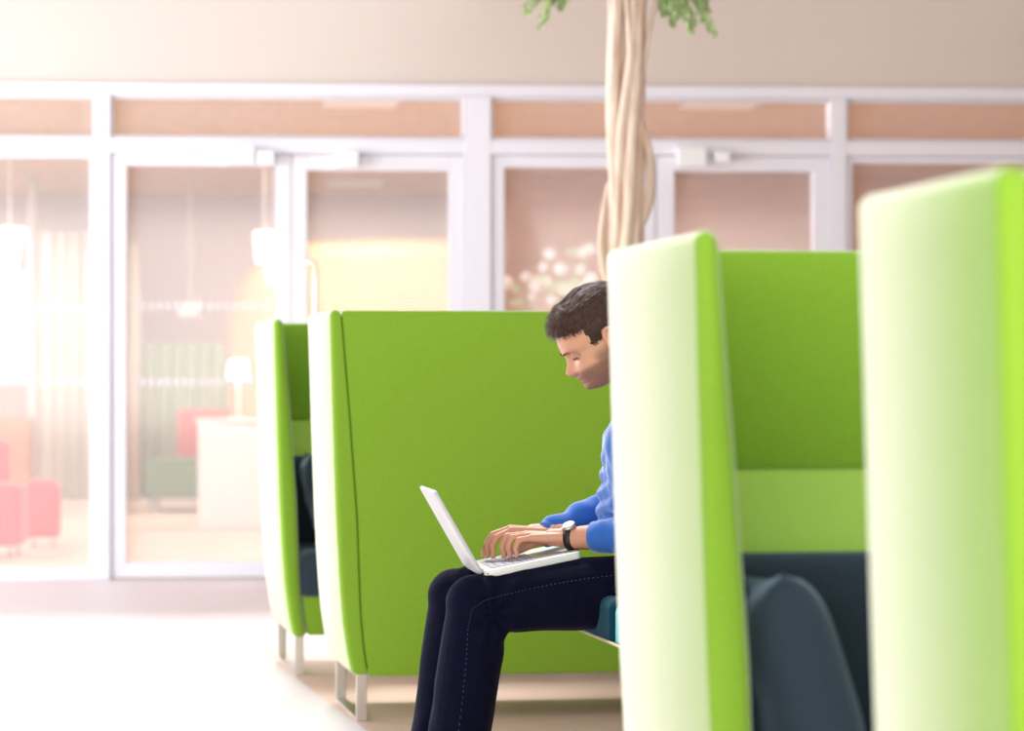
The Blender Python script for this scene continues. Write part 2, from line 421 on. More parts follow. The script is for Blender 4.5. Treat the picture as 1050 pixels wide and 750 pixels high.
def pillow(name, label, p, size, rot, m, group=None, th=.09):
    bm = bmesh.new(); n = 22; w, h = size
    top = {}; bot = {}
    for i in range(n+1):
        for j in range(n+1):
            u = -1+2*i/n; v = -1+2*j/n
            k = 1-.09*(1-abs(v)**1.5)*abs(u)**3; q = 1-.09*(1-abs(u)**1.5)*abs(v)**3
            d = max(0, (1-u**4)*(1-v**4))**.55*th
            wr = .004*math.sin(9*u+3*v)*(1-u*u)*(1-v*v)
            x, y = u*k*w/2, v*q*h/2
            top[i,j] = bm.verts.new((x, y, d+wr))
            bot[i,j] = top[i,j] if i in (0,n) or j in (0,n) else bm.verts.new((x, y, -d))
    for i in range(n):
        for j in range(n):
            bm.faces.new((top[i,j],top[i+1,j],top[i+1,j+1],top[i,j+1]))
            try: bm.faces.new((bot[i,j],bot[i,j+1],bot[i+1,j+1],bot[i+1,j]))
            except ValueError: pass
    r = obj(name, bm, m)
    r.matrix_world = Matrix.Translation(p) @ rot.to_4x4()
    tag(r, label, 'pillow', group)
    return r

ROW = math.radians(10.0-3.3)        # the row runs this much off the hall's axis
RW = Matrix.Rotation(ROW, 4, 'Z')
def place_sofa(o, px, h_near, faces_camera):
    """near outer top corner at picture x = px, panel height h_near pixels"""
    Zc = F_PX*(Z1-Z0)/h_near
    c = at(px, HY, Zc); c.z = 0
    if faces_camera:     # local -X,-Y corner
        rz = ROW; loc = c - Vector((-H, -SD/2, 0)).xyz @ Matrix.Rotation(-ROW, 3, 'Z') if False else c - (Matrix.Rotation(rz, 3, 'Z') @ Vector((-H, -SD/2, 0)))
    else:                # turned round: local +X,+Y corner is the near left one
        rz = ROW+PI; loc = c - (Matrix.Rotation(rz, 3, 'Z') @ Vector((H, SD/2, 0)))
    o.location = loc; o.rotation_euler = (0, 0, rz)
    return loc, rz
s0 = make_sofa('high_back_sofa', 'farthest green high-back sofa on steel legs, facing the camera behind the wide green back')
sA = s0; sB = copy_tree(s0); sC = copy_tree(s0); sD = copy_tree(s0)
sB['label'] = 'green high-back sofa turned away, its whole wide back shown behind the man with the laptop'
sC['label'] = 'green high-back sofa right of the man, its open seat with dark cushions facing the camera'
sD['label'] = 'nearest green high-back sofa, out-of-focus pale side wing cut off by the right edge'
for o in (sA, sB, sC, sD): o['group'] = 'green high-back sofas in a row'
place_sofa(sA, 279, 326, True); sA.scale.y = 1.15
place_sofa(sB, 338, 376, False)
locC, rzC = place_sofa(sC, 714, 795, True)
place_sofa(sD, 1049, 1165, False); sD.scale.y = .77

def sofa_local(s, v):
    return Vector(s.location) + Matrix.Rotation(s.rotation_euler.z, 3, 'Z') @ Vector(v)
def lean(s, rx, ry=0, rz=0):
    return (Matrix.Rotation(s.rotation_euler.z, 3, 'Z') @ Matrix.Rotation(rz, 3, 'Z') @ Matrix.Rotation(rx, 3, 'X') @ Matrix.Rotation(ry, 3, 'Z'))
def leaning(sofa, name, label, x, y, z, size, tilt, m, th, spin=0):
    a = math.radians(tilt); e1 = Vector((-math.cos(a), 0, math.sin(a))); e2 = Vector((0,1,0)); n_ = e1.cross(e2)
    loc_r = Matrix((e1, e2, n_)).transposed() @ Matrix.Rotation(math.radians(spin), 3, 'Z')
    return pillow(name, label, sofa_local(sofa, (x, y, z)), (size, size), Matrix.Rotation(sofa.rotation_euler.z, 3, 'Z') @ loc_r, m, th=th)
leaning(sC, 'pillow', 'dark slate pillow slumped against the left wing of the sofa right of the man', -H+.190, -.110, .562, .33, 73, M['slate'], .068, 4)
leaning(sC, 'pillow', 'teal pillow corner peeking out behind the dark slate pillow', -H+.116, -.020, .580, .29, 87, M['teal'], .020, -3)
leaning(sA, 'pillow', 'dark pillow on the farthest sofa, glimpsed between two green wings', -H+.195, -.105, .594, .34, 75, M['slate'], .055, 3)

# ================================================================== TEAL BENCH
def bench():
    # left side runs parallel to the sofa row; far left bottom corner seen at 577,638
    c = at(577, 638, 7.05); zb = c.z; c.z = 0
    t = thing('bench', 'teal upholstered bench with beige piping under the seated man', 'bench', c, ROW)
    L = 2.05; Wd = .75; zt = zb+.095; split = -.57
    t.location = c
    bm = bmesh.new(); soft(bm, 0, Wd, split+.004, 0, zb, zt, rp=.03, rt=.022, rb=.006, n=5, crown=.004)
    obj('seat_pad', bm, M['teal'], t)
    bm = bmesh.new(); soft(bm, .002, Wd, -1.35, split-.004, zb, zt-.006, rp=.03, rt=.02, rb=.006, n=5, crown=.004)
    o = obj('seat_pad', bm, M['turq'], t); o['label'] = 'bright turquoise seat pad'
    bm = bmesh.new(); tube(bm, [(x, y, zb-.001) for x, y in rr(-.002, Wd+.002, -1.352, .002, .03, 6)]+[(Wd+.002, -.03, zb-.001)], .0036, 8)
    obj('piping', bm, M['zip'], t)
    bm = boxes(((.06, -1.3, zb-.03), (Wd-.04, -.06, zb-.002)))
    obj('underframe', bm, M['dark'], t, smooth=False, bevel=.004)
    for x in (.36, Wd-.1):
        for y in (-.3, -1.2):
            bm = bmesh.new(); tube(bm, [(x, y, 0), (x, y, zb-.03)], .016, 12)
            obj('leg', bm, M['steel'], t)
    return t, zt
BENCH, BENCH_Z = bench()

# ================================================================== MAN
ZM = 6.80
def P(x, y, dz=0.0): return at(x, y, ZM+dz)
man = thing('person', 'man in blue sweater and dark jeans sitting bent over a laptop', 'person', (0,0,0))
A7 = math.radians(7.5)
FM = -RV*math.cos(A7) - FV*math.sin(A7)      # the way he faces
RM = -RV*math.sin(A7) + FV*math.cos(A7)      # his right (away from the camera)
# --- head frame
FH = (FM*.849 - UP*.529).normalized(); UH = (UP*.849 + FM*.529).normalized(); RH = FH.cross(UH).normalized()
if RH.dot(RM) < 0: RH = -RH
OH = P(604, 402, 0.0)
def HP(a, l, b): return OH + FH*a + RH*l + UH*b
def interp(tab, v):
    if v <= tab[0][0]: return tab[0][1]
    for (a, x), (b, y) in zip(tab, tab[1:]):
        if v <= b:
            t = (v-a)/(b-a); t = t*t*(3-2*t)*.35 + t*.65
            return x + (y-x)*t
    return tab[-1][1]
FRONT = [(-.006,-.030),(0,-.014),(.006,.000),(.013,.0035),(.019,.0015),(.024,-.001),(.028,.0015),(.032,.001),(.036,.005),(.041,.0065),(.047,.005),(.055,.003),(.065,.0),(.08,-.004),(.092,-.002),(.098,.002),(.105,.006),(.112,.007),(.125,.006),(.149,.000),(.165,-.010),(.18,-.024),(.192,-.042),(.202,-.064),(.209,-.095)]
BACK = [(-.006,-.085),(0,-.095),(.03,-.125),(.06,-.155),(.09,-.180),(.12,-.192),(.15,-.193),(.175,-.178),(.192,-.155),(.202,-.13),(.209,-.1)]
WID = [(-.006,.022),(0,.030),(.01,.040),(.03,.054),(.06,.063),(.09,.068),(.12,.074),(.15,.074),(.175,.062),(.192,.044),(.202,.026),(.209,.004)]
NOSE = [(.046,0),(.0495,.006),(.0525,.014),(.057,.021),(.062,.0258),(.067,.0248),(.076,.0190),(.086,.0130),(.094,.0075),(.1,.003),(.106,0)]
def head_bm(bm):
    rings = []; n = 72; b = -.006
    bs = [ -.006+.215*k/90 for k in range(91)]
    for b in bs:
        f, bk, w = interp(FRONT, b), interp(BACK, b), interp(WID, b)
        mid = bk + (f-bk)*.48; ring = []
        for k in range(n):
            th = 2*PI*k/n; c, s = math.cos(th), math.sin(th)
            ex = .80 if c > 0 else .95
            # flatter face: superellipse
            l = w*math.copysign(abs(s)**.92, s)
            a = mid + ((f-mid) if c > 0 else (mid-bk))*math.copysign(abs(c)**ex, c)
            if c > 0:
                nb = interp(NOSE, b); sig = .0075 + .006*max(0, 1-abs(b-.058)/.014)
                a += nb*math.exp(-(l/sig)**2/1.2)
                # eye sockets, mouth corners
                e = math.exp(-((abs(l)-.031)/.016)**2 - ((b-.091)/.011)**2); a -= .009*e
                a += .003*math.exp(-((abs(l)-.026)/.02)**2 - ((b-.106)/.006)**2)   # brow ridge
                a += .004*math.exp(-((abs(l)-.042)/.016)**2 - ((b-.068)/.015)**2)  # cheekbone
                a += .0036*math.exp(-((abs(l))/.019)**2 - ((b-.039)/.0038)**2)      # lips
                a += .0032*math.exp(-((abs(l))/.017)**2 - ((b-.0285)/.0038)**2)
                a -= .003*math.exp(-((abs(l))/.021)**2 - ((b-.0345)/.0016)**2)
            ring.append(HP(a, l, b))
        rings.append(ring)
    loft(bm, rings)
bm = bmesh.new(); head_bm(bm)
# ears
for s in (-1, 1):
    rot = Matrix((FH, RH, UH)).transposed()
    e = rot @ Matrix.Rotation(math.radians(-12), 3, 'Y')
    c = HP(-.098, s*.073, .082)
    for k in range(18):
        a = 2*PI*k/18; a2 = 2*PI*(k+1)/18
        q = lambda t: c + e @ Vector((math.cos(t)*.0145*(1 if math.sin(t) > 0 else .75), s*(.006+.005*(-math.cos(t))), math.sin(t)*.029))
        cap(bm, q(a), q(a2), .0042, .0042, 10)
    ball(bm, c, (.010,.005,.022), 3, e)
# neck, trunk (under the clothes), arms, legs
nb = P(664, 428, 0)
cap(bm, HP(-.128, 0, .06), nb, .052, .060)
cap(bm, nb, P(670, 470), .08, .095)
cap(bm, P(670, 470), P(690, 560), .095, .09); cap(bm, P(690, 560), P(694, 590), .09, .095)
SHN, SHF = P(676, 446, -.175), P(668, 432, .175)
for s in (SHN, SHF): cap(bm, nb, s, .055, .058)
ELN, WRN = P(702, 547, -.21), P(590, 552, -.055)
ELF, WRF = P(662, 509, .24), P(563, 547, .075)
cap(bm, SHN, ELN, .047, .040); cap(bm, SHF, ELF, .047, .040)
cap(bm, ELN, ELN.lerp(WRN, .35), .038, .041); cap(bm, ELN.lerp(WRN, .35), WRN, .041, .026)
cap(bm, ELF, ELF.lerp(WRF, .35), .038, .041); cap(bm, ELF.lerp(WRF, .35), WRF, .041, .026)
HIPN, KNN, ANN = P(692, 602, -.095), P(486, 619, -.12), P(467, 786, -.12)
HIPF, KNF, ANF = P(688, 604, .095), P(467, 612, .15), P(449, 776, .15)
for h, k, a in ((HIPN, KNN, ANN), (HIPF, KNF, ANF)):
    cap(bm, h, k, .074, .052); cap(bm, k, k.lerp(a, .35), .050, .052); cap(bm, k.lerp(a, .35), a, .052, .036)
    cap(bm, a, a + FM*.09 - UP*.055, .034, .03)

# --- laptop frame (built first: the hands rest on it)
HN = P(495, 584.5, -.155)
al = math.radians(11.2)
BV = (-FM*math.cos(al) + UP*math.sin(al)).normalized(); NV = RM.cross(BV).normalized()
if NV.z < 0: NV = -NV
def LP(s, w, h): return HN + BV*s + RM*w + NV*h
# --- hands
def finger(bm, pts, r):
    chain(bm, pts, [r, r*.96, r*.88, r*.76][:len(pts)])
nails = []
def hand(bm, wrist, wc, s_k, h_k, fs, spread, thumb, wdir):
    """fs: list of (knuckle w, s_k, h_k, pip s,h, dip s,h, tip s,h, radius)"""
    for f in fs:
        (w0, sk, hk), (wp, sp, hp), (wd, sd, hd), (wt, st, ht), r = f
        k, p, d, t = LP(sk, w0, hk), LP(sp, wp, hp), LP(sd, wd, hd), LP(st, wt, ht)
        finger(bm, [k, p, d, t], r)
        # metacarpal ray down to the wrist
        cap(bm, wrist + RM*(w0-wc)*.45, k, .0135, .0098)
        nd = (t-d).normalized(); nn = -BV*.8+NV*.3
        nn = (nn - nd*nn.dot(nd)).normalized()
        nu = nd.cross(nn).normalized()
        c = t + nn*(r*.70) + nd*.001
        nails.append((c, Matrix((nu, nd, nn)).transposed()))
    a, b, c, d = thumb
    chain(bm, [a, b, c, d], [.0145, .0115, .0098, .0082])
    # wrist wedge
    cap(bm, wrist - (wrist-LP(s_k, wc, h_k)).normalized()*-.02, wrist.lerp(LP(s_k, wc, h_k), .45), .0245, .0205)
# near (left) hand: knuckles near s .13, fingers bent down onto the keys
wn = P(586, 551.5, -.045)
NW = .115
near = [
 ((.152,.125,.046),(.158,.088,.050),(.162,.077,.030),(.165,.081,.010), .0082),
 ((.130,.128,.048),(.133,.084,.053),(.135,.069,.031),(.137,.070,.010), .0086),
 ((.108,.130,.046),(.108,.092,.050),(.108,.079,.029),(.108,.081,.010), .0083),
 ((.088,.135,.041),(.085,.104,.043),(.083,.092,.025),(.082,.093,.009), .0074)]
hand(bm, wn, NW, .13, .042, [(a,b,c,d,r) if False else ((f[0][0],f[0][1],f[0][2]),(f[1][0],f[1][1],f[1][2]),(f[2][0],f[2][1],f[2][2]),(f[3][0],f[3][1],f[3][2]),f[4]) for f in near for a,b,c,d,r in [f]], 0,
     (LP(.185,.135,.028), LP(.150,.160,.024), LP(.122,.163,.016), LP(.100,.160,.011)), 1)
wf = P(566, 547, .065)
FW = .225
far = [
 ((.190,.105,.060),(.185,.066,.052),(.183,.052,.032),(.182,.051,.010), .0082),
 ((.212,.104,.063),(.212,.060,.057),(.212,.042,.035),(.212,.040,.011), .0086),
 ((.233,.106,.060),(.236,.064,.055),(.238,.044,.036),(.239,.036,.015), .0083),
 ((.252,.112,.054),(.258,.078,.048),(.262,.056,.034),(.264,.040,.018), .0074)]
hand(bm, wf, FW, .105, .055, far, 0,
     (LP(.165,.205,.032), LP(.130,.182,.026), LP(.105,.178,.016), LP(.088,.178,.011)), 1)
cap(bm, ELN.lerp(WRN, .8), wn, .030, .0245); cap(bm, ELF.lerp(WRF, .8), wf, .030, .0245)
me = bake(bm, 'body', .0025, (.5, 3))
# vertex colours in head coordinates
ca = me.color_attributes.new('Col', 'FLOAT_COLOR', 'POINT')
base = Vector(lin(212,158,128)); stub = Vector(lin(104,70,56)); lip = Vector(lin(186,112,98)); red = Vector(lin(222,140,118))
def sm(x, a, b): t = max(0, min(1, (x-a)/(b-a))); return t*t*(3-2*t)
buf = []
for v in me.vertices:
    q = v.co - OH; a, l, b = q.dot(FH), q.dot(RH), q.dot(UH)
    c = base.copy()
    if a > -.16 and -.03 < b < .22 and abs(l) < .1:
        f = interp(FRONT, b)
        st = (1-sm(b, .046, .060))*.95
        st = max(st, (1-sm(b, .06, .085))*sm(-a, .035, .06)*(1-sm(-a,.085,.095))*.8)
        st *= .78+.22*noise.noise(v.co*900)
        c = c.lerp(stub, max(0, st))
        if a > f-.012 and abs(l) < .024:
            lp = max(0, 1-abs(b-.034)/.009); c = c.lerp(lip, min(1, lp*1.6)*.5)
        if b < .075 and b > .05 and a > .008: c = c.lerp(red, .5)
    else:
        c = c.lerp(red, .25*(.5+.5*noise.noise(v.co*60)))
    buf += [c.x, c.y, c.z, 1]
ca.data.foreach_set('color', buf)
link('body', me, M['skin'], man)
nail_m = mat('nail', lin(226,182,165), .3)
for c_, r_ in nails:
    bm = bmesh.new(); ball(bm, c_, (.0045, .0056, .0015), 2, r_); obj('fingernail', bm, nail_m, man)
# eyes, brows
LIDM = mat('eyelid_skin', lin(186,130,106), .5)
for s in (-1, 1):
    bm = bmesh.new(); ball(bm, HP(-.0165, s*.031, .0905), .0118, 3); eo = obj('eye', bm, M['eye'], man)
    bm = bmesh.new(); ball(bm, HP(-.0060, s*.031, .0865), (.0055,.0055,.0025), 2, Matrix((UH, RH, FH)).transposed()); obj('iris', bm, M['iris'], eo)
    pr = [None]*9
    for lo_, nm in ((1, 'eyelid'), (-1, 'eyelid')):
        bm = bmesh.new(); ec = HP(-.0165, s*.031, .0905); ball(bm, ec, .0129 if lo_ > 0 else .0126, 4)
        bmesh.ops.delete(bm, geom=[v for v in bm.verts if ((v.co-ec).dot(UH) < -.0056) == (lo_ > 0) or (lo_ < 0 and (v.co-ec).dot(UH) > -.0068)], context='VERTS')
        obj(nm, bm, LIDM, man)
    bm = bmesh.new()
    for k in range(9):
        t_ = -1+2*k/8; l_ = .0115*t_; a_ = math.sqrt(max(0, .0130**2-.0056**2-l_*l_)); pr[k] = HP(-.0165+a_+.0006, s*.031+l_, .0905-.0058)
    tube(bm, pr, .0011, 6); obj('eyelashes', bm, M['hair'], man)
    bm = bmesh.new()
    for k in range(120):
        u = random.uniform(-1, 1); l = .030+u*.018; b0 = .1055-.003*u*u+.001*u+random.uniform(-.002,.002)
        a0 = interp(FRONT, b0)-.0002-.0095*max(0,(l-.018)/.03)**1.4+.003
        p = HP(a0, s*l, b0); tube(bm, [p, p+RH*s*.005+UH*.0012+FH*.0012], [.0005,.0002], 4)
    obj('eyebrow', bm, M['hair2'], man)
# hair: shell over the scalp + strands
def scalp_front(b, l):   # hairline: forehead, temple, sideburn
    return None
def hair_cover(a, l, b):
    al_ = abs(l)
    hl = .150 - .03*sm(al_, .03, .07)          # forehead hairline height falls to the temple
    if a > -.030: return b > .147 - .004*sm(al_, .02,.05)
    if a > -.055: return b > .135
    if a > -.088: return b > .094
    if a > -.112: return b > .112
    return b > .045 + (a+.112)*-.0
bm = bmesh.new(); rows = []; nb_, nt_ = 60, 96
HB = [.03+.1795*k/nb_ for k in range(nb_+1)]
def hair_pt(b, th, off):
    f, bk, w = interp(FRONT, b), interp(BACK, b), interp(WID, b)
    mid = bk+(f-bk)*.48; c, s = math.cos(th), math.sin(th); ex = .80 if c > 0 else .95
    l = w*math.copysign(abs(s)**.92, s); a = mid + ((f-mid) if c > 0 else (mid-bk))*math.copysign(abs(c)**ex, c)
    return a, l, b
def hair_normal(b, th):
    p = Vector(hair_pt(b, th, 0)); q = Vector(hair_pt(b, th+.02, 0)); r = Vector(hair_pt(min(b+.002,.2085), th, 0)) if b < .206 else None
    if r is None: return Vector((0,0,1))
    n_ = (q-p).cross(r-p)
    if n_.length < 1e-12: return Vector((0,0,1))
    n_.normalize()
    if n_.dot(p-Vector((-.095,0,.11))) < 0: n_ = -n_
    return n_
verts = {}
for i, b in enumerate(HB):
    for k in range(nt_):
        th = 2*PI*k/nt_; a, l, bb = hair_pt(b, th, 0); n_ = hair_normal(b, th)
        thick = .004 + .010*sm(b, .12, .19)
        if a > -.05: thick += .008*sm(b,.14,.165)
        if not hair_cover(a, l, b): thick = -.004
        thick += .0022*noise.noise(Vector((a,l,b))*110)
        q = Vector((a,l,b)) + n_*thick
        verts[i,k] = bm.verts.new(HP(q.x, q.y, q.z))
for i in range(nb_):
    for k in range(nt_):
        bm.faces.new((verts[i,k], verts[i,(k+1)%nt_], verts[i+1,(k+1)%nt_], verts[i+1,k]))
bm.faces.new([verts[nb_,k] for k in range(nt_)])
for _ in range(1): bmesh.ops.smooth_vert(bm, verts=bm.verts, factor=.5, use_axis_x=True, use_axis_y=True, use_axis_z=True)
hair = obj('hair', bm, M['hair'], man)
bm = bmesh.new()
cnt = 0
while cnt < 9000:
    b = random.uniform(.05, .2085); th = random.uniform(0, 2*PI); a, l, bb = hair_pt(b, th, 0)
    if b > .2: b = random.uniform(.19, .2085)
    if not hair_cover(a, l, b): continue
    n_ = hair_normal(b, th); thick = .004 + .010*sm(b, .12, .19)
    if a > -.05: thick += .008*sm(b,.14,.165)
    L = .010 + .018*sm(b, .12, .19)
    # comb direction: forward on top, down and back at the sides
    top = sm(b, .13, .18)
    d = Vector((1.0, .25*math.copysign(1,l), -.25))*top + Vector((-.45, 0, -1.0))*(1-top)
    d = d - n_*d.dot(n_)*.85 + n_*(.22+.35*top*sm(a,-.06,-.0))
    d += Vector((random.uniform(-.25,.25), random.uniform(-.25,.25), random.uniform(-.2,.2)))
    d.normalize()
    p0 = Vector((a,l,b)) + n_*(thick-.004); p1 = p0 + d*L*.5 + n_*.001; p2 = p0 + d*L - n_*.0015
    w = .0006
    sd = d.cross(n_).normalized()*w
    q = [p0-sd, p0+sd, p1+sd*.8, p1-sd*.8]; v = [bm.verts.new(HP(*x)) for x in q]; tp = bm.verts.new(HP(*p2))
    bm.faces.new(v); bm.faces.new((v[3], v[2], tp)); cnt += 1
me = bpy.data.meshes.new('strands'); bm.to_mesh(me); bm.free()
link('hair_strands', me, M['hair2'], hair, False)

# --- sweater
bm = bmesh.new()
cap(bm, P(668, 462, 0), P(684, 545, 0), .118, .116); cap(bm, P(684, 545), P(694, 590), .116, .122)
for d in (-.06, .06):
    cap(bm, P(667, 460, d), P(686, 550, d), .108, .108); cap(bm, P(686, 550, d), P(696, 592, d), .108, .112)
cap(bm, P(661, 434, 0), P(668, 460, 0), .078, .11)
cap(bm, SHN, SHF, .066, .066)
cap(bm, P(662,430,-.05), SHN, .06, .064); cap(bm, P(660,428,.05), SHF, .06, .064)
cap(bm, SHN, ELN, .062, .052); cap(bm, SHF, ELF, .060, .046)
CUN = ELN.lerp(WRN, .70); CUF = ELF.lerp(WRF, .93)
def sleeve(e, c, r0, r1):
    n = 7
    for k in range(n):
        p0 = e.lerp(c, k/n); p1 = e.lerp(c, (k+1)/n)
        q = lambda t: r0+(r1-r0)*max(0, (t-.3)/.7)
        cap(bm, p0, p1, q(k/n)+.003*(k % 2), q((k+1)/n)+.003*((k+1) % 2))
sleeve(ELN, CUN, .050, .037); sleeve(ELF, CUF, .049, .034)
# folds: low ridges over belly and elbow
for (x0,y0,x1,y1,dz,r) in ((623,488,648,474,-.05,.020),(620,506,652,490,-.04,.022),(620,524,655,508,-.05,.022),(620,540,655,542,-.06,.022)):
    pts = [P(x0,y0,dz+.08), P((x0+x1)/2-4,(y0+y1)/2,dz-.01), P(x1,y1,dz-.06)]
    for a, b in zip(pts, pts[1:]): cap(bm, a, b, r, r)
me = bake(bm, 'sweater', .0045, (.5, 12))
nrm = [v.normal.copy() for v in me.vertices]
for v, n in zip(me.vertices, nrm):
    q = v.co.copy()
    w = math.sin((q.z*75) + 7*noise.noise(q*8) + q.x*30)
    v.co = q + n*(.0024*w*(.5+abs(noise.noise(q*5))*1.6) + .003*noise.noise(q*22))
link('sweater', me, M['sweater'], man)
for name_, e, c, r in (('cuff', ELN, CUN, .0375), ('cuff', ELF, CUF, .0315)):
    d = (c-e).normalized(); bm = bmesh.new()
    u, v = frame_from(d); rings = []
    for t, rr_ in ((-.025, r*.98), (-.02, r*1.06), (.012, r*1.03), (.036, r*.97), (.038, r*.9), (.030, r*.84)):
        rings.append([c+d*t+(u*math.cos(2*PI*k/28)+v*math.sin(2*PI*k/28))*rr_ for k in range(28)])
    loft(bm, rings, cap=False); obj(name_, bm, M['sweater'], man)
# neckline rib
bm = bmesh.new(); d = (nb-HP(-.105,0,.06)).normalized(); u, v = frame_from(d); c0 = nb - d*.018
tube(bm, [c0+(u*math.cos(2*PI*k/24)+v*math.sin(2*PI*k/24))*.068 for k in range(25)], .009, 8); obj('collar', bm, M['sweater'], man)

# --- jeans
bm = bmesh.new()
cap(bm, P(694, 596, -.06), P(694, 596, .06), .12, .12)
def leg(h, k, a, dz):
    cap(bm, h, h.lerp(k, .5), .080, .082); cap(bm, h.lerp(k, .5), k, .082, .068)
    b_ = -FM*.006; cap(bm, k+b_, k.lerp(a, .3)+b_*1.3, .068, .073); cap(bm, k.lerp(a, .3)+b_*1.3, k.lerp(a, .8), .073, .072); cap(bm, k.lerp(a, .8), a, .072, .070)
leg(HIPN, KNN, ANN, 0); leg(HIPF, KNF, ANF, 0)
# bunched cloth in the crook of the knee
for k, dz in ((KNN, -.12), (KNF, .15)):
    c = k - FM*.052 - UP*.062
    cap(bm, c - RM*.035, c + RM*.035, .024, .024)
    c = k - FM*.030 - UP*.085
    cap(bm, c - RM*.035, c + RM*.035, .026, .026)
me = bake(bm, 'jeans', .0055, (.5, 6))
def fold(q, k):
    r = q-k; u = r.dot(-FM); z = r.dot(UP)
    ang = math.atan2(z+.02, u-.03); dist = math.hypot(u, z)
    return math.sin(ang*9)*math.exp(-(dist/.11)**2)*sm(u, -.02, .04)
nrm = [v.normal.copy() for v in me.vertices]
for v, vn in zip(me.vertices, nrm):
    q = v.co.copy(); w = .0065*(fold(q, KNN) if (q-KNN).dot(RM) < .12 else fold(q, KNF))
    z = (KNN.z - q.z)
    w += .0022*math.sin(q.z*38+7*noise.noise(q*8))*sm(z, .1, .3) + .005*noise.noise(q*Vector((7,7,5)).x*.9)
    v.co = q + vn*w
jeans = link('jeans', me, M['denim'], man)
# stitched side seam of the near leg
from mathutils.bvhtree import BVHTree
bvh = BVHTree.FromPolygons([v.co.copy() for v in me.vertices], [tuple(p.vertices) for p in me.polygons])
bm = bmesh.new(); seam = [(632,590),(600,594),(570,599),(540,605),(515,611),(497,616),(484,625),(480,645),(478,680),(474,720),(468,770)]
pts = []
for (a, b) in zip(seam, seam[1:]):
    for k in range(14):
        t = k/14; p = P(a[0]+(b[0]-a[0])*t, a[1]+(b[1]-a[1])*t, -.4)
        d = (p-CAM).normalized(); hit = bvh.ray_cast(p, d)
        if hit[0]: pts.append(hit[0]+hit[1]*.0006)
for i in range(0, len(pts)-1, 2):
    tube(bm, [pts[i], pts[i+1].lerp(pts[i], .25)], .0009, 5)
obj('seam_stitching', bm, M['stitch'], jeans)
# --- shoes
for a in (ANN, ANF):
    bm = bmesh.new(); base_ = Vector((a.x, a.y, 0)); prof = [(-.065,.032,.075),(-.045,.038,.085),(0,.040,.080),(.05,.042,.062),(.10,.046,.048),(.15,.045,.040),(.19,.036,.034),(.21,.02,.026)]
    rings = []
    for s, w, h in prof:
        rings.append([base_ + FM*s + RM*(w*math.cos(t)) + UP*(.022 + max(0, math.sin(t))*h - .0*(1)) for t in [2*PI*k/20 for k in range(20)]])
    loft(bm, rings); sh = obj('shoe', bm, M['shoe'], man)
    bm = bmesh.new(); o_ = [(s, w+.004) for s, w, _ in prof]; ring = [base_+FM*s+RM*w for s, w in o_]+[base_+FM*s-RM*w for s, w in reversed(o_)]
    loft(bm, [[p+UP*.001 for p in ring], [p+UP*.024 for p in ring]]); obj('sole', bm, M['sole'], sh)
# --- watch
wd = (ELN-wn).normalized(); wc = wn + wd*.004
u = (UP - wd*UP.dot(wd)).normalized(); v = wd.cross(u).normalized()
watch = bpy.data.objects.new('wrist_watch', None); COL.objects.link(watch); watch.parent = man
watch.empty_display_size = .03
bm = bmesh.new(); rings = []
RWt = .0285
for k in range(37):
    t = 2*PI*k/36; e = (u*math.cos(t)+v*math.sin(t)); c = wc + e*RWt
    rings.append([c-wd*.009-e*.001, c+wd*.009-e*.001, c+wd*.009+e*.0022, c-wd*.009+e*.0022])
loft(bm, rings, cap=False); obj('watch_strap', bm, M['strap'], watch)
bm = bmesh.new()
e = (u*.86 - v*math.copysign(.5, v.dot(FV))).normalized(); s_ = wd.cross(e).normalized()
def disc(bm, c, r, h, n=28):
    loft(bm, [[c+e*z+(wd*math.cos(2*PI*k/n)+s_*math.sin(2*PI*k/n))*q for k in range(n)] for z, q in ((0,r),(h*.7,r),(h,r*.9))])
disc(bm, wc+e*(RWt-.001), .0175, .0085); obj('watch_case', bm, M['steel'], watch)
bm = bmesh.new(); disc(bm, wc+e*(RWt+.0072), .0145, .0008); obj('watch_dial', bm, mat('silver_dial', lin(215,212,208), .3), watch)

# ================================================================== LAPTOP
lap = thing('laptop', 'open white laptop resting on the man\'s thighs', 'laptop', HN)
mw = Matrix.Translation(HN) @ Matrix((BV, RM, NV)).transposed().to_4x4()
lap.matrix_world = mw
def rbox(x0,x1,y0,y1,z0,z1,r):
    bm = bmesh.new(); e = min(.002,(z1-z0)*.35)
    loft(bm, [[Vector((x,y,z)) for x,y in rr(x0+i,x1-i,y0+i,y1-i,r,5)] for z,i in ((z0,e),(z0+e*.4,e*.3),(z0+e,0),(z1-e,0),(z1-e*.4,e*.3),(z1,e))])
    return bm
LB, LW = .228, .325
bs = obj('base', rbox(.002, LB, 0, LW, -.021, -.004, .012), M['laptop'], lap)
kb = bmesh.new()
for i in range(6):
    for j in range(14):
        if i == 5 and 3 < j < 9:
            if j == 4: box(kb, (.025+i*.0175, .02+j*.0205, -.0042), (.025+i*.0175+.0145, .02+9*.0205-.003, -.0022))
            continue
        x = .025+i*.0175; y = .02+j*.0205
        box(kb, (x, y, -.0042), (x+.0145, y+.0172, -.0022))
obj('keyboard', kb, M['keys'], bs, smooth=False)
obj('trackpad', rbox(.145, .205, LW/2-.045, LW/2+.045, -.0045, -.0036, .004), M['laptopb'], bs)
obj('port', boxes(((.008, -.0006, -.013), (.011, .001, -.010))), M['dark'], bs, smooth=False)
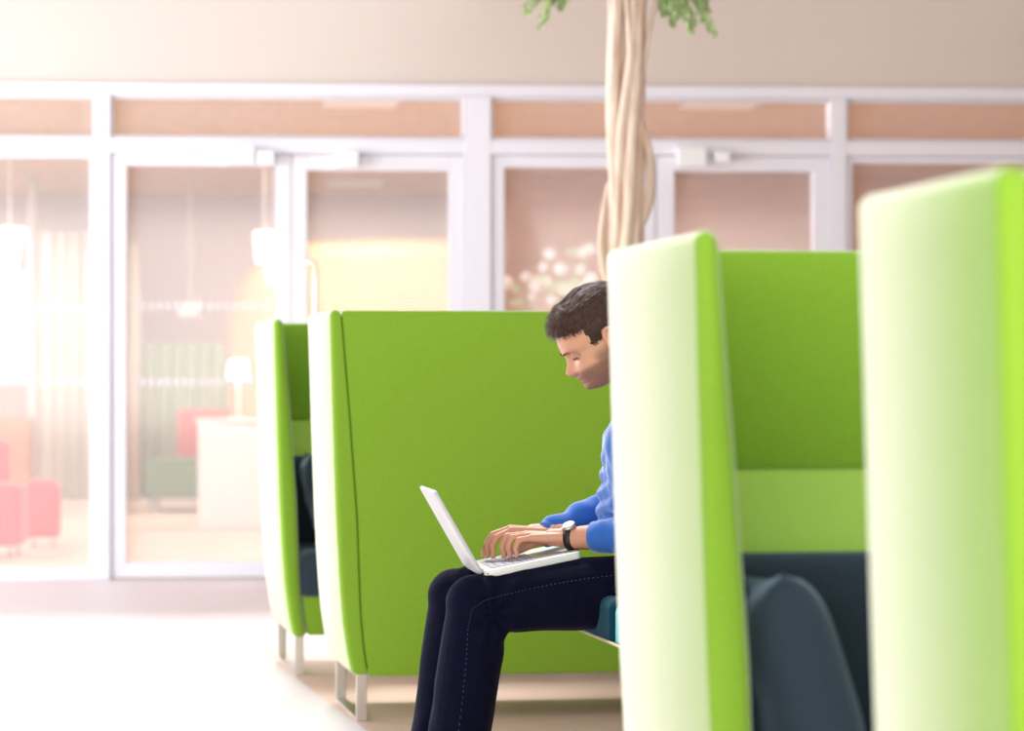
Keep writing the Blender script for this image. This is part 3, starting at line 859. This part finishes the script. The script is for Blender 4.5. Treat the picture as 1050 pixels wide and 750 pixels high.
# lid
LD = (P(446, 499, -.155)-HN); LD = (LD - RM*LD.dot(RM)); LL = LD.length; LD.normalize(); LN = RM.cross(LD).normalized()
if LN.dot(FM) < 0: LN = -LN
lid = bpy.data.objects.new('lid', None); 
bm = rbox(.0, LL, 0, LW, 0, .0085, .012)
lid = obj('lid', bm, M['laptopb'], lap)
lm = Matrix.Translation(HN + NV*-.008) @ Matrix((LD, RM, LN)).transposed().to_4x4()
lid.matrix_world = lm
lid.matrix_parent_inverse = Matrix.Identity(4)
lid.matrix_basis = mw.inverted() @ lm
sc_ = obj('screen', rbox(.02, LL-.014, .014, LW-.014, -.0006, .0004, .004), M['screen'], lid)
bm = bmesh.new(); tube(bm, [(.0, .03, -.008), (.0, LW-.03, -.008)], .0075, 14); obj('hinge', bm, M['laptopb'], lap)

# ================================================================== FIG TREE
TB = at(640, HY, 11.5); TB.z = 0
tree = thing('fig_tree', 'indoor weeping fig tree with pale braided trunk rising behind the sofas', 'tree', TB)
bm = bmesh.new()
loft(bm, [[Vector((x, y, z)) for x, y in rr(-r, r, -r, r, .05, 5)] for z, r in ((0,.20),(.02,.205),(.46,.235),(.48,.235),(.48,.215),(.43,.212))])
planter = obj('planter', bm, M['pot'], tree)
bm = bmesh.new(); loft(bm, [[Vector((x,y,z)) for x,y in rr(-r,r,-r,r,.05,5)] for z, r in ((.40,.21),(.44,.21))]); obj('soil', bm, M['soil'], planter)
bm = bmesh.new()
def stem(ph, R0, r0, turns, amp=0, seed=0):
    pts = []; rad = []
    for k in range(61):
        z = .4 + 2.5*k/60; t = k/60
        R = R0*(1.15-.25*math.sin(PI*min(1,t*1.1))) + .012*noise.noise(Vector((seed, z*2.2, 3)))
        a = ph + turns*2*PI*t + .7*noise.noise(Vector((seed+9, z*1.5, 0)))
        pts.append((R*math.cos(a) - .008*math.sin(z*2.2), R*math.sin(a)*.9, z))
        rad.append(r0*(1.12-.25*t)*(1+.16*noise.noise(Vector((seed*3, z*4, 7)))))
    tube(bm, pts, rad, 14)
for i in range(8): stem(i*2*PI/8+.3, .058, random.uniform(.020,.029), .42, seed=i)
stem(.2, .02, .045, .2, seed=20)
for i in range(3): stem(i*2.1+1, .066, .012, -.5, seed=30+i)
# the strands that bow away on the right
tube(bm, [(.045,-.03,1.58),(.07,-.03,1.62),(.100,-.035,1.70),(.106,-.035,1.80),(.098,-.03,1.90),(.075,-.03,1.98),(.05,-.03,2.06)], [.012,.016,.018,.018,.017,.016,.012], 12)
tube(bm, [(.06,-.01,2.10),(.07,-.02,2.2),(.085,-.03,2.32),(.105,-.03,2.42),(.13,-.03,2.52),(.16,-.03,2.64)], [.008,.009,.010,.011,.010,.008], 10)
tube(bm, [(-.05,.0,1.3),(-.08,-.02,1.42),(-.095,-.02,1.52),(-.085,-.02,1.64),(-.06,-.01,1.8)], [.010,.015,.017,.015,.010], 10)
trunk = obj('trunk', bm, M['bark'], tree)
for m_ in [trunk.modifiers.new('s', 'SUBSURF')]: m_.levels = 1; m_.render_levels = 1
br = bmesh.new(); lf = bmesh.new()
def leafq(p, d, L, w):
    d = d.normalized(); u, v = frame_from(d); a = random.uniform(0, 2*PI); s = u*math.cos(a)+v*math.sin(a); n = d.cross(s)
    q = [p, p+d*L*.35+s*w+n*L*.04, p+d*L*.72+s*w*.7, p+d*L-n*L*.08, p+d*L*.72-s*w*.7, p+d*L*.35-s*w+n*L*.04]
    m_ = p+d*L*.5+n*L*.02
    vs = [lf.verts.new(x) for x in q]; c = lf.verts.new(m_)
    for i in range(6): lf.faces.new((vs[i], vs[(i+1)%6], c))
def twig(p0, p1, droop=.0, leaves=26, r=.004, L=.045):
    p0 = Vector(p0); p1 = Vector(p1); pts = []
    for k in range(9):
        t = k/8; q = p0.lerp(p1, t); q.z += droop*4*t*(1-t); pts.append(q)
    tube(br, pts, [r*(1-.7*k/8) for k in range(9)], 6)
    for i in range(leaves):
        t = random.uniform(.15, 1.0); q = p0.lerp(p1, t); q.z += droop*4*t*(1-t)
        d = (p1-p0).normalized() + Vector((random.uniform(-.8,.8), random.uniform(-.8,.8), random.uniform(-1.1,.3)))
        leafq(q, d, random.uniform(.6,1)*L, L*.22)
def loc(px, py, dz=0): p = at(px, py, 11.5+dz) - TB; return p
# drooping sprays seen at the top edge
for (a, b, n) in (((610,-60),(542,12),30),((600,-55),(556,24),30),((590,-50),(573,10),26),((600,-70),(562,2),26),
                  ((668,-60),(690,24),38),((672,-50),(708,30),40),((680,-60),(733,36),40),((670,-40),(680,12),30),((690,-60),(722,20),34),((675,-40),(700,14),34),((675,-30),(694,6),30)):
    for q_ in range(2):
        twig(loc(a[0],a[1],random.uniform(-.2,.1)), loc(b[0]+random.uniform(-6,6)*q_,b[1]-8*q_,random.uniform(-.15,.15)), .02, int(n*2.8), L=.042)
# main branches and crown above the frame
for i in range(26):
    a = i*2.4; e = random.uniform(.25,1.2); R = random.uniform(.5,.95)
    tip = Vector((math.cos(a)*R*math.cos(e*.6), math.sin(a)*R*math.cos(e*.6), 2.95+e*.8))
    tube(br, [Vector((math.cos(a)*.04, math.sin(a)*.04, 2.6+.3*random.random())), tip*.5+Vector((0,0,1.5)), tip], [.016,.011,.006], 7)
    for k in range(7):
        d = Vector((random.uniform(-1,1), random.uniform(-1,1), random.uniform(-.5,.7)))*.32
        p = tip + Vector((random.uniform(-.1,.1), random.uniform(-.1,.1), 0)); q = p+d; q.z = max(q.z, 2.72)
        twig(p, q, .03, 30, .003, .06)
obj('branches', br, M['bark'], tree)
o = obj('foliage', lf, M['leaf'], tree, smooth=False)

# ================================================================== INNER ROOM FURNITURE
def legs4(t, w, d, h, r=.012, m=None, inset=.04, h0=0):
    for x in (-w/2+inset, w/2-inset):
        for y in (-d/2+inset, d/2-inset):
            bm = bmesh.new(); tube(bm, [(x, y, h0), (x, y, h)], r, 10); obj('leg', bm, m or M['steel'], t)
g = ground(42, 562)
ott = thing('ottoman', 'low coral red ottoman standing alone behind the glass at far left', 'ottoman', g + Vector((0,.15,0)), .1)
bm = bmesh.new(); soft(bm, -.115+0, .10, -.16, .16, .06, .40, rp=.05, rt=.05, rb=.03, n=4, crown=.01); 
obj('seat', bm, M['coral'], ott); legs4(ott, .2, .28, .08, .01)
g = ground(4, 573)
arm = thing('armchair', 'coral red lounge chair with a backrest, cut off by the left edge', 'armchair', g + Vector((-.12,.16,0)), -.05)
bm = bmesh.new(); soft(bm, -.22, .22, -.2, .2, .07, .42, rp=.05, rt=.05, rb=.04, n=4, crown=.01); obj('seat', bm, M['coral'], arm)
bm = bmesh.new(); soft(bm, -.30, .112, .08, .2, .4, .66, rp=.04, rt=.05, rb=.02, n=4); obj('backrest', bm, M['coral'], arm)
legs4(arm, .4, .36, .09, .012)

def screen_at(name, xa, xb, ytop, Z, m, label, cat, th=.05, z0=0.0, fold=None):
    a = at(xa, HY, Z); b = at(xb, HY, Z); zt = EYE + (HY-ytop)/F_PX*Z
    w = (b-a).length; t = (a+b)/2; bm = bmesh.new()
    if fold:
        n = max(8, int(w/.02)); ring = []
        top = [(-w/2+w*k/n, fold*math.sin(k*1.15)) for k in range(n+1)]
        ring = [Vector((x, y-th/2, 0)) for x, y in top]+[Vector((x, y+th/2, 0)) for x, y in reversed(top)]
        loft(bm, [[p+UP*z0 for p in ring], [p+UP*zt for p in ring]])
    else: box(bm, (-w/2, -th/2, z0), (w/2, th/2, zt))
    o = obj(name, bm, m, None, smooth=bool(fold)); o.location = (t.x, t.y, 0); o.rotation_euler = (0,0,-PSI)
    return tag(o, label, cat)
screen_at('curtain', 42, 98, 238, 24.7, M['cream'], 'long cream curtain hanging behind the glass, right of the pale pole at far left', 'curtain', .01, .02, .035)
screen_at('curtain', 101, 143, 250, 24.3, M['cream'], 'narrow cream curtain seen at left edge of the first glass door', 'curtain', .01, .02, .035)
screen_at('curtain', 145, 236, 352, 24.9, M['greencurt'], 'pale green curtain hanging low behind the glass door and the coral chair', 'curtain', .01, .02, .03)
c = ground(33, 520)
bm = bmesh.new(); tube(bm, [(0,0,0),(0,0,2.62)], .035, 14); o = obj('pole', bm, M['whiteplastic']); o.location = c; tag(o, 'slim white floor-to-ceiling pole behind the leftmost glass', 'pole')
# cabinet with doors
g = ground(8, 525)
cab = thing('cabinet', 'light wood cabinet at the far left behind the glass', 'cabinet', g + Vector((0,.2,0)), 0)
bm = bmesh.new(); box(bm, (-.3,-.18,.05), (.17,.18,.72)); box(bm, (-.28,-.16,0), (.15,.16,.05)); obj('body', bm, M['wood'], cab, smooth=False, bevel=.004)
for x in (-.29, -.06): obj('door', boxes(((x, -.2, .07), (x+.215, -.182, .70))), M['wood'], cab, smooth=False, bevel=.003)
# daylight window seen on the far left
bm = boxes(((at(-40,HY,25.3).x, YF-.03, 1.0), (at(30,HY,25.3).x, YF-.005, 1.95)))
o = struct('window_20', bm, mat('sky_window', (.9,.95,1), .5, emit=((.85,.92,1), .45)))
def lamp_shape(name, label, p, rt, rb, h, drop, cat='lamp', group=None, m=None):
    t = thing(name, label, cat, p, 0, group)
    bm = bmesh.new()
    loft(bm, [[Vector((r*math.cos(2*PI*k/24), r*math.sin(2*PI*k/24), z)) for k in range(24)] for z, r in ((h,rt*.3),(h,rt),(h*.5,(rt+rb)/2),(0,rb),(0.005,rb*.3))])
    obj('lamp_shade', bm, m or M['lampglow'], t)
    bm = bmesh.new(); tube(bm, [(0,0,h),(0,0,drop)], .006, 6); obj('cord', bm, M['whiteplastic'], t)
    return t
p = at(10, 274, 19.5); lamp_shape('pendant_lamp', 'glowing white funnel-shaped pendant lamp at the left edge behind the glass', p, .10, .05, .26, 2.62-p.z)
p = at(271, 270, 20.5); lamp_shape('pendant_lamp', 'larger glowing pendant lamp beside the two door stiles, above the plywood pod', p, .072, .055, .22, 2.62-p.z)
p = at(280, 291, 20.0); lamp_shape('pendant_lamp', 'smaller glowing pendant lamp just below and right of the larger one', p, .05, .04, .15, 2.62-p.z)
p = at(195, 325, 23.0); lamp_shape('pendant_lamp', 'dim white round pendant lamp in the middle of the first glass door', p, .07, .09, .12, 2.62-p.z, m=M['whiteplastic'])
for i, x in enumerate((185, 224, 236)):
    p = at(x, 288 if i else 262, 23.5)
# rounded plywood pod
def pod():
    t = at(352, HY, 21.6); t.z = 0
    sx = .0072
    bm = bmesh.new(); prof = []
    pts = [(-118,-139),(-114,-40),(-119,20),(-116,70),(-98,110),(-72,135),(-30,143),(40,145),(118,145),(118,-139)]
    n = len(pts); out = []
    for i in range(n):          # smooth outline
        p0, p1 = Vector((*pts[i],0)), Vector((*pts[(i+1)%n],0))
        out.append(p0)
    s = 21.6/F_PX
    front = [Vector((x*s, -.25, max(0, EYE+y*s))) for x, y in [(p.x,p.y) for p in out]]
    back = [v+Vector((0,.5,0)) for v in front]
    loft(bm, [front, back])
    o = obj('plywood_pod', bm, M['ply'], None, smooth=False, bevel=.12); o.location = t; o.rotation_euler = (0,0,-PSI)
    tag(o, 'big golden plywood pod with a rounded left end, behind the glass doors', 'partition')
pod()
# desk with white panels
g = ground(246, 543)
desk = thing('desk', 'white reception desk with slanted right side behind the first glass door', 'desk', g + Vector((0,.25,0)), -PSI)
bm = bmesh.new(); s = 19.7/F_PX
fr = [Vector((-41*s,-.25,0)), Vector((60*s,-.25,0)), Vector((20*s,-.25,.70)), Vector((-41*s,-.25,.72))]
loft(bm, [fr, [v+Vector((0,.5,0)) for v in fr]]); obj('front_panel', bm, M['whiteplastic'], desk, smooth=False, bevel=.006)
obj('desktop', boxes(((-44*s,-.28,.722),(22*s,.28,.745))), M['whiteplastic'], desk, smooth=False, bevel=.004)
# table lamp on the desk
tl = thing('table_lamp', 'small white table lamp standing on the white reception desk', 'lamp', desk.location + Vector((-.02,0,.745)), 0)
bm = bmesh.new(); tube(bm, [(0,0,0),(0,0,.01),(0,0,.012),(0,0,.30)], [.05,.05,.008,.008], 14); obj('stand', bm, M['whiteplastic'], tl)
bm = bmesh.new(); loft(bm, [[Vector((r*math.cos(2*PI*k/24), r*math.sin(2*PI*k/24), z)) for k in range(24)] for z, r in ((.27,.075),(.40,.06))]); obj('lamp_shade', bm, M['lampglow'], tl)
# olive sofa and orange chair
g = ground(190, 525)
sf = thing('lounge_sofa', 'low olive green lounge sofa behind the glass door, left of the desk', 'sofa', g + Vector((0,.35,0)), -PSI)
bm = bmesh.new(); soft(bm, -.30, .42, -.3, .3, .10, .40, rp=.05, rt=.04, rb=.03, n=4, crown=.01); obj('seat', bm, M['olive'], sf)
bm = bmesh.new(); soft(bm, -.12, .42, .30, .40, .12, .78, rp=.04, rt=.04, rb=.03, n=4); o = obj('backrest', bm, M['orange'], sf); o['label'] = 'coral orange backrest'
bm = bmesh.new(); soft(bm, .08, .30, -.05, .10, .41, .53, rp=.04, rt=.04, rb=.03, n=3); o = obj('bag', bm, M['dark']); o.location = sf.location; o.rotation_euler = sf.rotation_euler
tag(o, 'small dark bag lying on the olive green lounge sofa', 'bag')
legs4(sf, .6, .5, .12, .014)
# flower arrangements at the middle pane
def flowers(x, ybase, Z, label, n, hgt, seed):
    random.seed(seed)
    p = at(x, HY, Z); p.z = 0
    t = thing('flower_vase', label, 'vase', p)
    # stands on its own plinth
    bm = bmesh.new(); tube(bm, [(0,0,1.22),(0,0,1.24),(0,0,1.34),(0,0,1.42)], [.04,.06,.055,.035], 16); obj('vase', bm, M['whiteplastic'], t)
    st = bmesh.new(); pt = bmesh.new(); lv = bmesh.new()
    for i in range(n):
        a = random.uniform(0, 2*PI); R = random.uniform(.03,.19); z = 1.5+random.uniform(0, hgt)
        q = Vector((R*math.cos(a), R*math.sin(a), z)); tube(st, [Vector((0,0,1.36)), q*.5+Vector((0,0,.72)), q], .003, 5)
        if i % 3: ball(pt, q, (random.uniform(.028,.045),)*3, 2)
        else: ball(lv, q, (.04,.03,.02), 2)
    obj('stems', st, M['leaf'], t); obj('blossoms', pt, M['petal'], t); obj('leaves', lv, M['leaf'], t)
    return p
p1 = flowers(580, 0, 19, 'white flowers in a white vase behind the glass, left of the tree trunk', 16, .36, 3)
p2 = flowers(604, 0, 20.2, 'fuller bunch of white blossoms touching the tree trunk edge behind the glass', 14, .22, 5)
p3 = flowers(546, 0, 20, 'sparse pale bouquet nearest the wide post, behind the middle glass pane', 8, .30, 9)
random.seed(11)
sh = thing('shelf_unit', 'wooden shelf unit under the flower vases behind the middle pane', 'shelf', (at(575,HY,19.7)).xy.to_3d(), -PSI)
obj('side_panel', boxes(((-.52,-.75,0),(-.49,.75,1.19))), M['wood'], sh, smooth=False); obj('side_panel', boxes(((.49,-.75,0),(.52,.75,1.19))), M['wood'], sh, smooth=False)
for z in (.1,.62): obj('shelf', boxes(((-.49,-.74,z),(.49,.74,z+.03))), M['wood'], sh, smooth=False)
obj('top_board', boxes(((-.54,-.77,1.19),(.54,.77,1.22))), M['wood'], sh, smooth=False, bevel=.004)
# ceiling downlights of the inner room
for i, (x, y) in enumerate([(-3.4,17),(-3.4,20.5),(-3.4,24),(.1,17),(.1,20.5),(.1,24),(2.2,17),(2.2,20.5),(4.8,18)]):
    t = thing('ceiling_light', 'flush square ceiling light in the room behind the glass', 'ceiling light', (x, y, 2.62), 0, 'flush ceiling lights behind the glass')
    obj('diffuser', boxes(((-.2,-.2,-.012),(.2,.2,-.004))), M['whiteplastic'], t, smooth=False)
    obj('frame', boxes(((-.22,-.22,-.004),(.22,.22,0))), M['alu'], t, smooth=False)
    l = bpy.data.lights.new('room_light', 'AREA'); l.shape = 'SQUARE'; l.size = .4; l.energy = 42 if x < -2 else (46 if x < 1 else 34); l.color = (1,.96,.91)
    lo = bpy.data.objects.new('room_light', l); COL.objects.link(lo); lo.location = (x, y, 2.60)

# ================================================================== LIGHT
w = bpy.data.worlds.new('world'); bpy.context.scene.world = w; w.use_nodes = True
bg = w.node_tree.nodes['Background']; bg.inputs['Color'].default_value = (.93,.95,1,1); bg.inputs['Strength'].default_value = .75
s = bpy.data.lights.new('sun', 'SUN'); s.energy = 3.7; s.angle = math.radians(13); s.color = (1,.97,.92)
so = bpy.data.objects.new('sun', s); COL.objects.link(so)
az = math.radians(14)-PSI; el = math.radians(50)
frm = Vector((-math.sin(az)*math.cos(el), math.cos(az)*math.cos(el), math.sin(el)))   # towards the sun
so.rotation_euler = frm.to_track_quat('Z', 'Y').to_euler(); so.location = (0, 0, 8)
# area lamp added outside the left windows, whitens the glass wall's left end
l = bpy.data.lights.new('window_daylight', 'AREA'); l.shape = 'RECTANGLE'; l.size = 5.5; l.size_y = 2.6; l.energy = 520; l.color = (.97,.98,1)
lo = bpy.data.objects.new('window_daylight', l); COL.objects.link(lo); lo.location = (XL-.25, 11.7, 1.6); lo.rotation_euler = Vector((-1,0,0)).to_track_quat('Z','Y').to_euler()
l = bpy.data.lights.new('front_window_daylight', 'AREA'); l.shape = 'RECTANGLE'; l.size = 10; l.size_y = 2.5; l.energy = 900; l.color = (1,.98,.96)  # unseen fill lamp added behind the camera, brightens the sofa interiors
lo = bpy.data.objects.new('front_window_daylight', l); COL.objects.link(lo); lo.location = (.6, YB-.1, 1.7); lo.rotation_euler = Vector((0,-1,0)).to_track_quat('Z','Y').to_euler()

# ================================================================== CAMERA
cd = bpy.data.cameras.new('camera'); co = bpy.data.objects.new('camera', cd); COL.objects.link(co)
co.location = CAM; co.rotation_euler = (PI/2, 0, -PSI)
cd.sensor_width = 36; cd.lens = 36*F_PX/1050; cd.shift_y = (HY-375)/1050
cd.clip_end = 200; cd.dof.use_dof = True; cd.dof.focus_distance = 6.7; cd.dof.aperture_fstop = 3.6; cd.dof.aperture_blades = 0
sc = bpy.context.scene; sc.camera = co
sc.view_settings.view_transform = 'Standard'; sc.view_settings.look = 'None'; sc.view_settings.gamma = 1; sc.view_settings.exposure = 0; sc.view_settings.use_curve_mapping = False
sc.cycles.max_bounces = 8; sc.cycles.transparent_max_bounces = 12
